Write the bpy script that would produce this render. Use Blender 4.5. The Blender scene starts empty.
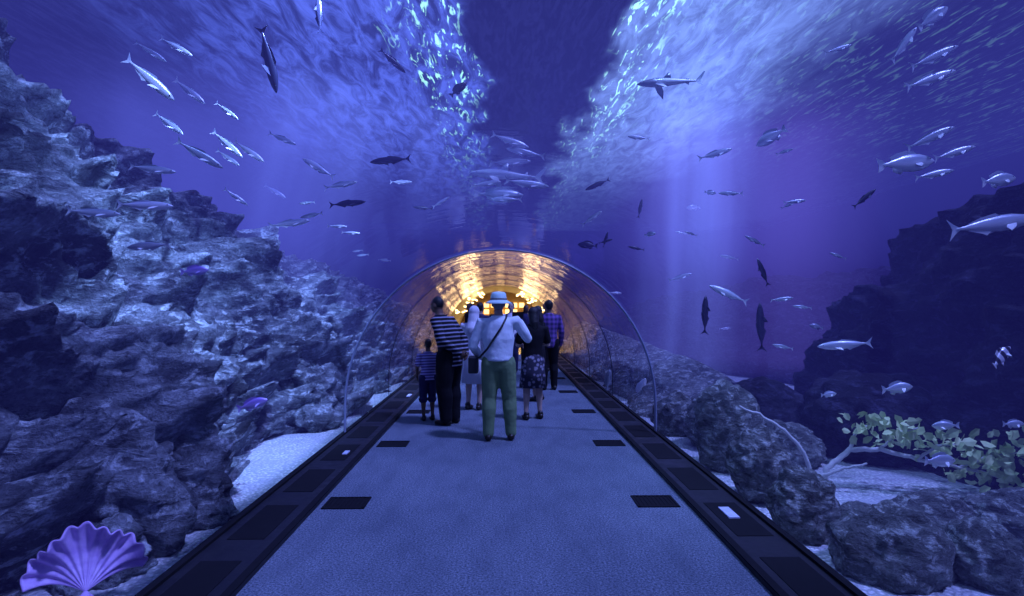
import bpy, bmesh, math, random
from mathutils import Vector, Matrix, noise
random.seed(7)
scene = bpy.context.scene
try:
    scene.view_settings.view_transform = 'Standard'
    scene.view_settings.look = 'None'
except Exception as e:
    print(e)

# ------------------------------------------------------------------ helpers
class G:
    """tiny node graph helper"""
    def __init__(self, name):
        self.m = bpy.data.materials.new(name); self.m.use_nodes = True
        self.nt = self.m.node_tree; self.nt.nodes.clear()
        self.out = self.nt.nodes.new('ShaderNodeOutputMaterial')
    def n(self, t, **kw):
        nd = self.nt.nodes.new(t)
        for k, v in kw.items(): setattr(nd, k, v)
        return nd
    def link(self, a, b): self.nt.links.new(a, b)
    def setin(self, sock, v):
        if isinstance(v, bpy.types.NodeSocket): self.link(v, sock)
        elif v is not None:
            try: sock.default_value = v
            except Exception: sock.default_value = (v[0], v[1], v[2], 1) if hasattr(v, '__len__') else (v, v, v, 1)
    def math(self, op, a, b=None, c=None):
        nd = self.n('ShaderNodeMath', operation=op)
        self.setin(nd.inputs[0], a); self.setin(nd.inputs[1], b); self.setin(nd.inputs[2], c)
        return nd.outputs[0]
    def step(self, x, a, b, lo=0.0, hi=1.0):
        nd = self.n('ShaderNodeMapRange', interpolation_type='SMOOTHSTEP')
        self.setin(nd.inputs[0], x)
        nd.inputs[1].default_value = a; nd.inputs[2].default_value = b
        nd.inputs[3].default_value = lo; nd.inputs[4].default_value = hi
        return nd.outputs[0]
    def coord(self, which='Object'):
        return self.n('ShaderNodeTexCoord').outputs[which]
    def mapping(self, v, scale=(1, 1, 1), rot=(0, 0, 0), loc=(0, 0, 0)):
        nd = self.n('ShaderNodeMapping'); self.link(v, nd.inputs[0])
        nd.inputs['Scale'].default_value = scale; nd.inputs['Rotation'].default_value = rot
        nd.inputs['Location'].default_value = loc
        return nd.outputs[0]
    def noise(self, v, scale=1, detail=3, rough=0.5, dist=0.0):
        nd = self.n('ShaderNodeTexNoise'); self.link(v, nd.inputs['Vector'])
        nd.inputs['Scale'].default_value = scale; nd.inputs['Detail'].default_value = detail
        nd.inputs['Roughness'].default_value = rough; nd.inputs['Distortion'].default_value = dist
        return nd.outputs[0]
    def voro(self, v, scale=1, feature='F1'):
        nd = self.n('ShaderNodeTexVoronoi', feature=feature); self.link(v, nd.inputs['Vector'])
        nd.inputs['Scale'].default_value = scale
        return nd.outputs['Distance']
    def mix(self, f, a, b, mode='MIX'):
        nd = self.n('ShaderNodeMix', data_type='RGBA', blend_type=mode)
        self.setin(nd.inputs[0], f)
        for s, v in ((nd.inputs[6], a), (nd.inputs[7], b)):
            if isinstance(v, bpy.types.NodeSocket): self.link(v, s)
            else: s.default_value = (v[0], v[1], v[2], 1)
        return nd.outputs[2]
    def sep(self, v):
        nd = self.n('ShaderNodeSeparateXYZ'); self.link(v, nd.inputs[0]); return nd.outputs
    def bump(self, h, strength=0.5, dist=0.02):
        nd = self.n('ShaderNodeBump'); self.link(h, nd.inputs['Height'])
        nd.inputs['Strength'].default_value = strength; nd.inputs['Distance'].default_value = dist
        return nd.outputs[0]
    def principled(self, color, rough=0.6, normal=None, metallic=0, spec=0.5, emis=None, estr=0):
        nd = self.n('ShaderNodeBsdfPrincipled')
        s = nd.inputs['Base Color']
        if isinstance(color, bpy.types.NodeSocket): self.link(color, s)
        else: s.default_value = (*color, 1)
        self.setin(nd.inputs['Roughness'], rough)
        nd.inputs['Metallic'].default_value = metallic
        nd.inputs['Specular IOR Level'].default_value = spec
        if normal is not None: self.link(normal, nd.inputs['Normal'])
        if emis is not None:
            nd.inputs['Emission Color'].default_value = (*emis, 1); nd.inputs['Emission Strength'].default_value = estr
        self.link(nd.outputs[0], self.out.inputs[0])
        return nd

def simple(name, color, rough=0.6, metallic=0, var=0.25, nscale=20, bump=0.0, spec=0.5, emis=None, estr=0):
    g = G(name); c = g.coord()
    nz = g.noise(c, nscale, 4)
    col = g.mix(g.math('MULTIPLY', nz, 1.0), tuple(x * (1 - var) for x in color), tuple(min(1, x * (1 + var)) for x in color))
    g.principled(col, rough, g.bump(nz, bump, 0.02) if bump else None, metallic, spec, emis, estr)
    return g.m

class MB:
    def __init__(self): self.v = []; self.f = []
    def ring(self, c, a, b, n):
        i = len(self.v)
        for k in range(n):
            t = 2 * math.pi * k / n
            self.v.append(tuple(c + a * math.cos(t) + b * math.sin(t)))
        return i
    def bridge(self, i, j, n):
        for k in range(n):
            k2 = (k + 1) % n
            self.f.append((i + k, i + k2, j + k2, j + k))
    def fan(self, p, i, n, flip=False):
        q = len(self.v); self.v.append(tuple(p))
        for k in range(n):
            k2 = (k + 1) % n
            self.f.append((q, i + k2, i + k) if not flip else (q, i + k, i + k2))
    def chain(self, pts, rads, n=12):
        pts = [Vector(p) for p in pts]
        T = []
        for i in range(len(pts)):
            a = pts[max(0, i - 1)]; b = pts[min(len(pts) - 1, i + 1)]
            T.append((b - a).normalized())
        up = Vector((0, 1, 0)) if abs(T[0].y) < 0.8 else Vector((1, 0, 0))
        rings = []
        def add(c, t, r):
            nonlocal up
            x = (up - t * up.dot(t)).normalized(); y = t.cross(x); up = x
            rings.append(self.ring(c, x * r, y * r, n))
        t0, r0 = T[0], rads[0]
        for k in (60, 30):
            s = math.radians(k); add(pts[0] - t0 * r0 * math.sin(s), t0, r0 * math.cos(s))
        for p, t, r in zip(pts, T, rads): add(p, t, r)
        t1, r1 = T[-1], rads[-1]
        for k in (30, 60):
            s = math.radians(k); add(pts[-1] + t1 * r1 * math.sin(s), t1, r1 * math.cos(s))
        for a, b in zip(rings, rings[1:]): self.bridge(a, b, n)
        self.fan(pts[0] - t0 * r0, rings[0], n)
        self.fan(pts[-1] + t1 * r1, rings[-1], n, True)
    def loft(self, secs, n=20):
        """secs: (center, halfwidth, halfdepth) horizontal rings"""
        rings = [self.ring(Vector(c), Vector((hw, 0, 0)), Vector((0, hd, 0)), n) for c, hw, hd in secs]
        for a, b in zip(rings, rings[1:]): self.bridge(a, b, n)
        self.fan(secs[0][0], rings[0], n); self.fan(secs[-1][0], rings[-1], n, True)
    def ellipsoid(self, c, r, M=None, nu=16, nv=10):
        c = Vector(c); M = M or Matrix.Identity(3)
        rings = []
        for j in range(1, nv):
            ph = math.pi * j / nv - math.pi / 2
            cc = c + M @ Vector((0, 0, r[2] * math.sin(ph)))
            rings.append(self.ring(cc, M @ Vector((r[0] * math.cos(ph), 0, 0)), M @ Vector((0, r[1] * math.cos(ph), 0)), nu))
        for a, b in zip(rings, rings[1:]): self.bridge(a, b, nu)
        self.fan(c - M @ Vector((0, 0, r[2])), rings[0], nu); self.fan(c + M @ Vector((0, 0, r[2])), rings[-1], nu, True)
    def box(self, lo, hi):
        i = len(self.v)
        for x in (lo[0], hi[0]):
            for y in (lo[1], hi[1]):
                for z in (lo[2], hi[2]): self.v.append((x, y, z))
        for q in ((0, 1, 3, 2), (4, 6, 7, 5), (0, 4, 5, 1), (2, 3, 7, 6), (0, 2, 6, 4), (1, 5, 7, 3)):
            self.f.append(tuple(i + k for k in q))
    def obj(self, name, mat, parent=None, smooth=True, remesh=None, sm=3, fixn=False):
        me = bpy.data.meshes.new(name); me.from_pydata(self.v, [], self.f)
        if fixn:
            bm = bmesh.new(); bm.from_mesh(me); bmesh.ops.recalc_face_normals(bm, faces=bm.faces[:]); bm.to_mesh(me); bm.free()
        if smooth: me.shade_smooth()
        me.materials.append(mat)
        o = bpy.data.objects.new(name, me); scene.collection.objects.link(o)
        if parent: o.parent = parent
        if remesh:
            r = o.modifiers.new('remesh', 'REMESH'); r.mode = 'VOXEL'; r.voxel_size = remesh; r.use_smooth_shade = True
            s = o.modifiers.new('smooth', 'SMOOTH'); s.factor = 0.5; s.iterations = sm
        return o

def empty(name, loc=(0, 0, 0), rotz=0, scale=1):
    e = bpy.data.objects.new(name, None); e.location = loc; e.rotation_euler = (0, 0, rotz); e.scale = (scale,) * 3
    e.empty_display_size = 0.1
    scene.collection.objects.link(e); return e

# ------------------------------------------------------------------ materials
def rock_mat(name, dark, light, scale=1.0, fine=.4):
    g = G(name); c = g.coord()
    cs = g.mapping(c, (1, .75, 1.8), rot=(.2, 0, 0))
    a = g.noise(cs, 1.1 * scale, 8, 0.62, 0.5); b = g.noise(cs, 6 * scale, 8, 0.68, .4); b2 = g.noise(c, 30 * scale, 4, 0.7)
    vv = g.voro(g.mapping(c, (1, 1, 2.2)), 4.0 * scale)
    f = g.step(a, 0.35, 0.65)
    col = g.mix(f, dark, light)
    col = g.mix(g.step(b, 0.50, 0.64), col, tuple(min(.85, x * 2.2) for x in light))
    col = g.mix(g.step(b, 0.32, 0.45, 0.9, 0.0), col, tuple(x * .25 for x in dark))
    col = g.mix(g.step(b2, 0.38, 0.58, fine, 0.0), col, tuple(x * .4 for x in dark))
    h = g.math('ADD', g.math('MULTIPLY', b, 1.2), g.math('ADD', g.math('MULTIPLY', vv, 0.4), g.math('MULTIPLY', b2, .3)))
    g.principled(col, 0.8, g.bump(h, 1.0, 0.12), spec=0.3)
    return g.m
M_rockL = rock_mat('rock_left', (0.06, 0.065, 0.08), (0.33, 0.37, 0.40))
M_rockR = rock_mat('rock_right', (0.11, 0.12, 0.12), (0.32, 0.35, 0.34), 1.6)
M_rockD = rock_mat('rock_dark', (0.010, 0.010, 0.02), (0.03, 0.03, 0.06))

g = G('gravel'); c = g.coord()
v = g.voro(c, 26); nz = g.noise(c, 3, 4)
col = g.mix(g.step(v, 0.1, 0.6), (0.95, 0.97, 0.95), (0.45, 0.50, 0.50))
col = g.mix(g.step(nz, 0.35, 0.65, 0, .6), col, (0.45, 0.47, 0.55))
g.principled(col, 0.9, g.bump(v, 0.8, 0.03)); M_gravel = g.m

g = G('carpet'); c = g.coord()
n1 = g.noise(c, 70, 3, 0.8); n2 = g.noise(g.mapping(c, (1, .35, 1)), 5, 5, 0.6)
col = g.mix(g.step(n1, 0.35, 0.65), (0.055, 0.075, 0.10), (0.25, 0.30, 0.37))
col = g.mix(g.step(n2, 0.35, 0.75, 0, 0.45), col, (0.07, 0.09, 0.13))
g.principled(col, 0.95, g.bump(n1, 0.8, 0.015), spec=0.2); M_carpet = g.m

g = G('black_kerb'); c = g.coord(); nz = g.noise(c, 6, 5, 0.6)
g.principled(g.mix(nz, (0.006, 0.006, 0.010), (0.02, 0.02, 0.03)), g.step(nz, 0.3, 0.7, 0.45, 0.7), spec=.3); M_kerb = g.m
M_black = simple('black_metal', (0.008, 0.008, 0.012), 0.85, spec=.15)
M_plate = simple('plate', (0.6, 0.65, 0.8), 0.4)

def acrylic(name, k, p, bstr, dist=.03, sc=(1.0, 2.2, 1.0)):
    g = G(name); c = g.coord()
    nz = g.noise(g.mapping(c, sc), 2.2, 3, 0.5, 0.4)
    bn = g.bump(nz, bstr, dist)
    lw = g.n('ShaderNodeLayerWeight'); lw.inputs[0].default_value = .5; g.link(bn, lw.inputs['Normal'])
    fr = g.math('ADD', g.math('MULTIPLY', g.math('POWER', lw.outputs['Facing'], p), k), .01)
    tr = g.n('ShaderNodeBsdfTransparent'); tr.inputs[0].default_value = (0.93, 0.94, 1, 1)
    gl = g.n('ShaderNodeBsdfGlossy'); gl.inputs['Roughness'].default_value = 0.05; g.link(bn, gl.inputs['Normal'])
    gl.inputs[0].default_value = (0.9, 0.9, 1, 1)
    mx = g.n('ShaderNodeMixShader'); g.link(fr, mx.inputs[0])
    g.link(tr.outputs[0], mx.inputs[1]); g.link(gl.outputs[0], mx.inputs[2]); g.link(mx.outputs[0], g.out.inputs[0])
    return g.m
M_acr1 = acrylic('acrylic_near', 0.40, 6, 0.08)
M_acr2 = acrylic('acrylic_far', 1.0, 8, 0.7, .04, (1.6, 2.0, 1.6))

def vol_mat(name, sigma, emis, strength):
    g = G(name)
    em = g.n('ShaderNodeEmission'); em.inputs[0].default_value = (*emis, 1); em.inputs[1].default_value = strength
    if sigma > 0:
        ab = g.n('ShaderNodeVolumeAbsorption'); ab.inputs[0].default_value = (0, 0, 0, 1); ab.inputs[1].default_value = sigma
        ad = g.n('ShaderNodeAddShader'); g.link(em.outputs[0], ad.inputs[0]); g.link(ab.outputs[0], ad.inputs[1])
        g.link(ad.outputs[0], g.out.inputs['Volume'])
    else: g.link(em.outputs[0], g.out.inputs['Volume'])
    return g.m
M_water = vol_mat('water_body', 0.06, (0.10, 0.095, 1.0), 0.013)  # blue haze: emission stands in for light scattered in the water
M_waterTop = vol_mat('water_upper', 0.0, (0.15, 0.17, 1.0), 0.014)  # added self-glow standing in for the brighter light near the surface

# ------------------------------------------------------------------ tunnel
R = 1.95; ZC = 0.38; WT = 5.8
def arch(r, zc=ZC, z0=0.0, n=40):
    pts = [(-r, z0)]
    for k in range(n + 1):
        a = math.pi - math.pi * k / n
        pts.append((r * math.cos(a), zc + r * math.sin(a)))
    pts.append((r, z0)); return pts
def extrude_open(name, prof, ys, mat):
    mb = MB(); n = len(prof)
    for y in ys:
        for x, z in prof: mb.v.append((x, y, z))
    for j in range(len(ys) - 1):
        for k in range(n - 1):
            mb.f.append((j * n + k, j * n + k + 1, (j + 1) * n + k + 1, (j + 1) * n + k))
    return mb.obj(name, mat)
YR = 7.75
extrude_open('acrylic_tunnel', arch(R), [-3, 2, YR], M_acr1)
extrude_open('acrylic_tunnel', arch(R), [YR, 14, 21], M_acr2)

M_ring = simple('joint_gray', (0.25, 0.28, 0.40), 0.35)
M_seam = simple('seam_dark', (0.03, 0.03, 0.06), 0.3)
def ring_obj(name, y, w, t, mat):
    a = arch(R - 0.004); b = arch(R - t); mb = MB(); n = len(a)
    for yy in (y - w / 2, y + w / 2):
        for p in a: mb.v.append((p[0], yy, p[1]))
        for p in b: mb.v.append((p[0], yy, p[1]))
    for k in range(n - 1):
        A0, A1, B0, B1 = k, k + 1, n + k, n + k + 1
        o = 2 * n
        mb.f += [(A0, A1, B1, B0), (A0 + o, B0 + o, B1 + o, A1 + o), (B0, B1, B1 + o, B0 + o), (A0, A0 + o, A1 + o, A1)]
    return mb.obj(name, mat, fixn=True)
ring_obj('tunnel_joint_ring', YR, 0.05, 0.026, M_ring)
for y in (10.8, 13.6, 16.4, 19.2): ring_obj('tunnel_joint_ring', y, 0.03, 0.014, M_seam)

# floor
mb = MB(); mb.box((-1.47, -3, -0.1), (1.51, 21.0, 0)); mb.obj('floor', M_carpet, smooth=False)
# kerbs with recessed light boxes
def kerb(name, x0, x1, xa, xb):
    e = empty(name)
    mb = MB(); mb.box((x0, -3, -0.3), (x1, 21, 0.03)); mb.obj('kerb_slab', M_kerb, e, False)
    mb = MB()
    sgn = 1 if x0 > 0 else -1
    inner = x0 if x0 > 0 else x1
    mb.box((min(inner, inner + sgn * .05), -3, 0.03), (max(inner, inner + sgn * .05), 21, 0.04))
    outer = x1 if x0 > 0 else x0
    mb.box((min(outer, outer - sgn * .05), -3, 0.03), (max(outer, outer - sgn * .05), 21, 0.05))
    y = 1.0
    while y < 20.5:
        mb.box((xa, y, 0.03), (xb, y + .72, .034))
        y += 1.08
    mb.obj('frames', M_black, e, False)
    return e
kerb('kerb_left', -1.97, -1.47, -1.85, -1.6)
kerb('kerb_right', 1.51, 1.97, 1.62, 1.87)
for x, y, w, d in ((1.73, 4.7, .08, .24), (-1.66, 6.7, .05, .15), (-1.62, 11.0, .06, .3)):
    mb = MB(); mb.box((x - w / 2, y - d / 2, 0.035), (x + w / 2, y + d / 2, 0.045))
    mb.obj('floor_label_plate', M_plate, smooth=False)
# vents
for y in (0.8, 2.95, 5.1, 7.28, 9.5, 11.7, 13.9, 16.1):
    for x in (-1.255, 1.265):
        e = empty('floor_vent', (x, y, 0))
        mb = MB()
        mb.box((-.17, -.15, 0), (.17, -.13, .008)); mb.box((-.17, .13, 0), (.17, .15, .008))
        mb.box((-.17, -.15, 0), (-.15, .15, .008)); mb.box((.15, -.15, 0), (.17, .15, .008))
        for k in range(9): mb.box((-.15 + .034 * k + .005, -.13, 0), (-.15 + .034 * k + .02, .13, .006))
        mb.box((-.17, -.15, 0), (.17, .15, .002))
        mb.obj('grille', M_black, e, False)

# corridor beyond the tunnel (opaque, gold)
g = G('corridor_lining'); c = g.coord(); nz = g.noise(c, 2.5, 4)
g.principled(g.mix(nz, (0.03, 0.015, 0.008), (0.24, 0.14, 0.05)), 0.35, g.bump(nz, .3, .03)); M_cor = g.m
extrude_open('corridor_vault', arch(R), [21, 25, 30], M_cor)
mb = MB(); mb.box((-1.97, 21, -.1), (1.97, 30, 0)); mb.obj('corridor_floor', simple('dark_floor', (0.06, 0.04, 0.04), 0.25), smooth=False)
mb = MB(); mb.box((-1.9, 30, 0), (1.9, 30.2, 2.3)); mb.obj('wall_end', simple('gold_wall', (0.40, 0.24, 0.08), 0.4, nscale=6), smooth=False)
M_lamp = simple('amber_lamp', (1, .6, .2), 0.5, emis=(1.0, 0.66, 0.26), estr=7)
M_lamp2 = simple('amber_panel', (1, .6, .2), 0.5, emis=(1.0, 0.66, 0.24), estr=2.6)
e = empty('amber_downlights')
mb = MB()
rl = random.Random(11)
for y in (21.8, 22.8, 23.8, 24.8, 25.8, 26.8, 27.8, 28.8):
    for x in (-1.55, -1.2, -.8, .8, 1.2, 1.55):
        x += rl.uniform(-.1, .1)
        z = ZC + math.sqrt(R * R - x * x) - .07
        mb.ellipsoid((x, y + rl.uniform(-.3, .3), z), (.05, .05, .03), nu=10, nv=6)
mb.obj('lamps', M_lamp, e)
e = empty('lit_display_cabinet')
mb = MB()
for i in range(9):
    for j in range(6):
        x = -1.5 + i * .34; z = .3 + j * .32
        if x * x + (z + .2 - ZC) ** 2 < 3.0 and (i * 7 + j * 5) % 4: mb.box((x, 29.9, z), (x + .24, 29.98, z + .22))
mb.obj('panes', M_lamp2, e, False)
for x, y, p in ((-.9, 22.5, 12), (.9, 24.0, 12), (-.8, 26.5, 18), (.8, 28, 18)):
    l = bpy.data.lights.new('amber', 'POINT'); l.energy = p; l.color = (1, .64, .26); l.shadow_soft_size = .12
    o = bpy.data.objects.new('corridor_lamp', l); o.location = (x, y, 1.6); scene.collection.objects.link(o)

# ------------------------------------------------------------------ tank
mb = MB(); mb.box((-13.99, -3, -.5), (-1.97, 33.99, -.2)); mb.obj('gravel_bed', M_gravel, smooth=False)
mb = MB(); mb.box((1.97, -3, -.5), (13.99, 33.99, -.2)); mb.obj('gravel_bed', M_gravel, smooth=False)
M_wall = simple('tank_wall_paint', (0.03, 0.03, 0.12), 0.8, nscale=1)
mb = MB(); mb.box((-14.3, -3, -.5), (-14, 34, 6.2)); mb.obj('wall_left', M_wall, smooth=False)
mb = MB(); mb.box((14, -3, -.5), (14.3, 34, 6.2)); mb.obj('wall_right', M_wall, smooth=False)
mb = MB(); mb.box((-14.3, 34, -.5), (14.3, 34.3, 6.2)); mb.obj('wall_back', M_wall, smooth=False)

def horseshoe(name, zlo, zhi, mat, ymax=33.9):
    W = 13.9; pr = []
    if zlo < ZC:
        pr = arch(R + 0.02, z0=zlo)
        pr = pr + [(W, zlo), (W, zhi), (-W, zhi), (-W, zlo)]
    else: pr = [(-W, zlo), (W, zlo), (W, zhi), (-W, zhi)]
    bm = bmesh.new()
    a = [bm.verts.new((x, -2.9, z)) for x, z in pr]; b = [bm.verts.new((x, ymax, z)) for x, z in pr]
    n = len(pr)
    bm.faces.new(a); bm.faces.new(list(reversed(b)))
    for k in range(n): bm.faces.new((a[k], b[k], b[(k + 1) % n], a[(k + 1) % n]))
    bmesh.ops.recalc_face_normals(bm, faces=bm.faces[:])
    bmesh.ops.triangulate(bm, faces=[f for f in bm.faces if len(f.verts) > 4])
    me = bpy.data.meshes.new(name); bm.to_mesh(me); bm.free(); me.materials.append(mat)
    o = bpy.data.objects.new(name, me); scene.collection.objects.link(o); return o
horseshoe('aquarium_water', -0.19, 5.75, M_water)
horseshoe('glowing_water_layer', 3.0, 5.70, M_waterTop, 33.8)

# water surface: skylight bands and glitter painted in as emission, dark strip between
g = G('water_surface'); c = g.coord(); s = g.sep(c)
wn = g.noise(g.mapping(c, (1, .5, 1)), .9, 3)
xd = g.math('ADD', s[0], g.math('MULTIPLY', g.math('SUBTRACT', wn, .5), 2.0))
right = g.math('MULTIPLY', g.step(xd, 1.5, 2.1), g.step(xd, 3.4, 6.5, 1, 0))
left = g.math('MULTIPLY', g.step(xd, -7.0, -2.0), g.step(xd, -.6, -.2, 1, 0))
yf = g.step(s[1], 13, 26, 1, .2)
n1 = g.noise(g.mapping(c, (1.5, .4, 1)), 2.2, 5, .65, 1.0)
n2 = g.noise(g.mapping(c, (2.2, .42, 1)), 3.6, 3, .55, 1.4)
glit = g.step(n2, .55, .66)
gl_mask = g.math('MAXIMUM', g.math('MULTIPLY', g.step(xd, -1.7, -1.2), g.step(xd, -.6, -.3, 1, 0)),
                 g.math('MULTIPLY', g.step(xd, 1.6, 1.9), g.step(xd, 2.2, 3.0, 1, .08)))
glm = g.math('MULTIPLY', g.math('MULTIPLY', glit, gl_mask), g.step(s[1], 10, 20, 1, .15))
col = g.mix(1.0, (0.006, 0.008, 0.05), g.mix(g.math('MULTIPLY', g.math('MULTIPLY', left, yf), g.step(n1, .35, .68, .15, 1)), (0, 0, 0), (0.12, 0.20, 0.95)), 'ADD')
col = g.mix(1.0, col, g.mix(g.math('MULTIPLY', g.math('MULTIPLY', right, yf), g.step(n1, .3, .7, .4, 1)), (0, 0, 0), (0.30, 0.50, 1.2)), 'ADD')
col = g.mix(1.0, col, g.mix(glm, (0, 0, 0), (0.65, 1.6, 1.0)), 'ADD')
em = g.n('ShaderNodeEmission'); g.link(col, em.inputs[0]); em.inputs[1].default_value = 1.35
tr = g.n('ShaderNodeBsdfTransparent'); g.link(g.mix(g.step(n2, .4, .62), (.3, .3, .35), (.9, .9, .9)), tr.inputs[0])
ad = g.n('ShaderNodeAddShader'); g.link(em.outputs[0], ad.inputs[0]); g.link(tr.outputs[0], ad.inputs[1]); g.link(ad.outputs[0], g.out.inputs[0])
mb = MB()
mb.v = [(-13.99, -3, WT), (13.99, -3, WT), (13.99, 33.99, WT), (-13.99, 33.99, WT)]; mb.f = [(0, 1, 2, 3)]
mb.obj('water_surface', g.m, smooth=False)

# sunlight shafts: small volumes of glowing water
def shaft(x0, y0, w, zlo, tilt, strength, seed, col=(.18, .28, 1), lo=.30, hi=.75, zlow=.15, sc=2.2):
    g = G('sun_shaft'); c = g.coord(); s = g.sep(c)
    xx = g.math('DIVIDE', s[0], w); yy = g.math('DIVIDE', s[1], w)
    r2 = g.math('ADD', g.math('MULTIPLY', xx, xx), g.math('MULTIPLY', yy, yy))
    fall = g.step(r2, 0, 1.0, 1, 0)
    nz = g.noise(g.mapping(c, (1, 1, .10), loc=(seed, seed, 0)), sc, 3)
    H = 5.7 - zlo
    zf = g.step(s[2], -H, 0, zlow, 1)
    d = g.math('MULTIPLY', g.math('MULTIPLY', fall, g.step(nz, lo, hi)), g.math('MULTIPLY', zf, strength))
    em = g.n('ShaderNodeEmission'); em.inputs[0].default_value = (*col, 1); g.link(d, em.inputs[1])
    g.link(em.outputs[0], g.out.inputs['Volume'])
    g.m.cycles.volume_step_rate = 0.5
    mb = MB()
    rings = []
    for k in range(2):
        z = (-H, 0)[k]
        rings.append(mb.ring(Vector((0, 0, z)), Vector((w, 0, 0)), Vector((0, w, 0)), 16))
    mb.bridge(rings[0], rings[1], 16); mb.fan((0, 0, -H), rings[0], 16); mb.fan((0, 0, 0), rings[1], 16, True)
    o = mb.obj('sun_shaft', g.m, fixn=True); o.location = (x0, y0, 5.7)
    o.rotation_euler = (tilt[0], tilt[1], 0)
    return o
shaft(4.0, 12.5, 1.3, 0.3, (0, .06), .75, 3, zlow=.35)
shaft(3.0, 9.5, 1.2, 2.8, (0, -.15), .6, 9)
shaft(-3.0, 11.5, 1.6, 2.2, (0, .25), .45, 5)
shaft(-1.6, 12.5, 1.0, 3.0, (0, .1), .4, 8)
shaft(5.2, 13.5, 3.4, 0.3, (0, 0), .13, 13, (.26, .19, 1), .2, .6, .4, .8)
shaft(-5.2, 12.0, 3.4, 0.5, (0, 0), .16, 17, (.16, .20, 1), .2, .6, .4, .8)

# ------------------------------------------------------------------ rocks
def push_out(p, rmin=2.1):
    if p.z > ZC:
        d = Vector((p.x, 0, p.z - ZC)); L = d.length
        if L < rmin: d = d / max(L, 1e-6) * rmin; p.x = d.x; p.z = ZC + d.z
    elif abs(p.x) < rmin: p.x = math.copysign(rmin, p.x)
    return p
def lerp_tab(tab, x):
    if x <= tab[0][0]: return tab[0][1]
    for (a, va), (b, vb) in zip(tab, tab[1:]):
        if x <= b:
            t = (x - a) / (b - a); t = t * t * (3 - 2 * t); return va + (vb - va) * t
    return tab[-1][1]
def rock_wall(name, side, foot, height, depth, y0, y1, ny, ns, mat, amp=1.0, seed=0.0, strat=0.16, lump=1.0):
    mb = MB()
    so = Vector((seed, seed * 1.7, seed * .3))
    for j in range(ny):
        t = j / (ny - 1); y = y0 + (y1 - y0) * t ** 1.35
        h = lerp_tab(height, y); f = lerp_tab(foot, y)
        for i in range(ns):
            s = i / (ns - 1)
            x = f + depth * (s ** 1.2)
            z = -.35 + (h + .35) * min(1.0, (s * 1.25) ** 0.75) - max(0, s - .85) * h * 1.5
            p = Vector((side * x, y, z)); q = p + so
            q2 = Vector((q.x, q.y * .7, q.z * 1.6))
            d = 0.55 * (noise.ridged_multi_fractal(q2 * .55, .9, 2.1, 3, 1.0, 2.0) - .9)
            d += .22 * noise.fractal(q2 * 1.6, .9, 2.1, 3)
            vd = noise.voronoi(Vector((q.x, q.y, q.z * 1.5)) * 1.4)[0]
            d += .24 * lump * (min(.6, vd[1] - vd[0]) - .2)
            tt = q.z * 2.0 + q.y * .62 + 1.3 * noise.noise(q * .6)      # bedding ledges
            fr = tt - math.floor(tt)
            d += strat * (fr ** 1.4 if fr < .86 else (1 - fr) / .14 * .8) * (1 + noise.noise(q * 1.1))
            tt = q.z * 5.3 + q.y * 1.5 + 1.2 * noise.noise(q * 1.3)
            fr = tt - math.floor(tt)
            d += strat * .25 * (fr if fr < .8 else (1 - fr) / .2 * .8)
            vd = noise.voronoi(Vector((q.x, q.y * .6, q.z * 2.0)) * 3.2)[0]
            d += .07 * lump * min(.5, vd[1] - vd[0])
            d += .05 * noise.fractal(Vector((q.x, q.y * .7, q.z * 1.4)) * 7, .7, 2.2, 3)
            d *= amp
            p += Vector((-side * .85, -.15, .5)) * d
            mb.v.append(tuple(push_out(p)))
    for j in range(ny - 1):
        for i in range(ns - 1):
            a = j * ns + i; mb.f.append((a, a + 1, a + ns + 1, a + ns))
    return mb.obj(name, mat, fixn=True)
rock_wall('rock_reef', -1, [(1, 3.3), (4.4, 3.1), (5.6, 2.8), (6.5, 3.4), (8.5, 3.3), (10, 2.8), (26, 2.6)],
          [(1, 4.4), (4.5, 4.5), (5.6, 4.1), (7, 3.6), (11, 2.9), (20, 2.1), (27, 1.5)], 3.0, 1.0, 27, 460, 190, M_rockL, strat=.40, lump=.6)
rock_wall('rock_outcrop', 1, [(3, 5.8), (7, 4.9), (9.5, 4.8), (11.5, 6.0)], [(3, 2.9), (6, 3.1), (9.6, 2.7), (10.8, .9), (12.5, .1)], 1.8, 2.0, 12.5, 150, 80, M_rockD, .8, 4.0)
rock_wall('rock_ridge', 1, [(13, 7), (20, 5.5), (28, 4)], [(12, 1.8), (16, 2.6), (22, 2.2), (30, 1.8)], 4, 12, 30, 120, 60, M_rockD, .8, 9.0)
rock_wall('low_rock_ridge', 1, [(8.5, 3.4), (10, 2.4), (26, 2.3)], [(8.5, .0), (9.5, .3), (12, .6), (26, .9)], 1.6, 8.5, 26, 150, 50, M_rockR, .45, 2.0)

def boulder(name, c, r, mat, seed, sub=5, amp=.3):
    bm = bmesh.new(); bmesh.ops.create_icosphere(bm, subdivisions=sub, radius=1)
    so = Vector((seed * 3.1, seed * 1.3, seed))
    for v in bm.verts:
        n = v.co.normalized()
        p = n + so
        vd = noise.voronoi(p * 1.2)[0]
        d = 1 + amp * (.9 * (noise.fractal(p * 1.0, .9, 2, 3)) + .55 * min(.5, vd[1] - vd[0]) + .3 * noise.fractal(p * 4, .7, 2.1, 4)) + .03 * noise.fractal(p * 14, .5, 2, 3)
        q = Vector((n.x * r[0], n.y * r[1], n.z * r[2])) * d + Vector(c)
        v.co = push_out(q, 2.04) - Vector(c)
    me = bpy.data.meshes.new(name); bm.to_mesh(me); bm.free(); me.shade_smooth(); me.materials.append(mat)
    o = bpy.data.objects.new(name, me); o.location = c; scene.collection.objects.link(o); return o
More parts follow.
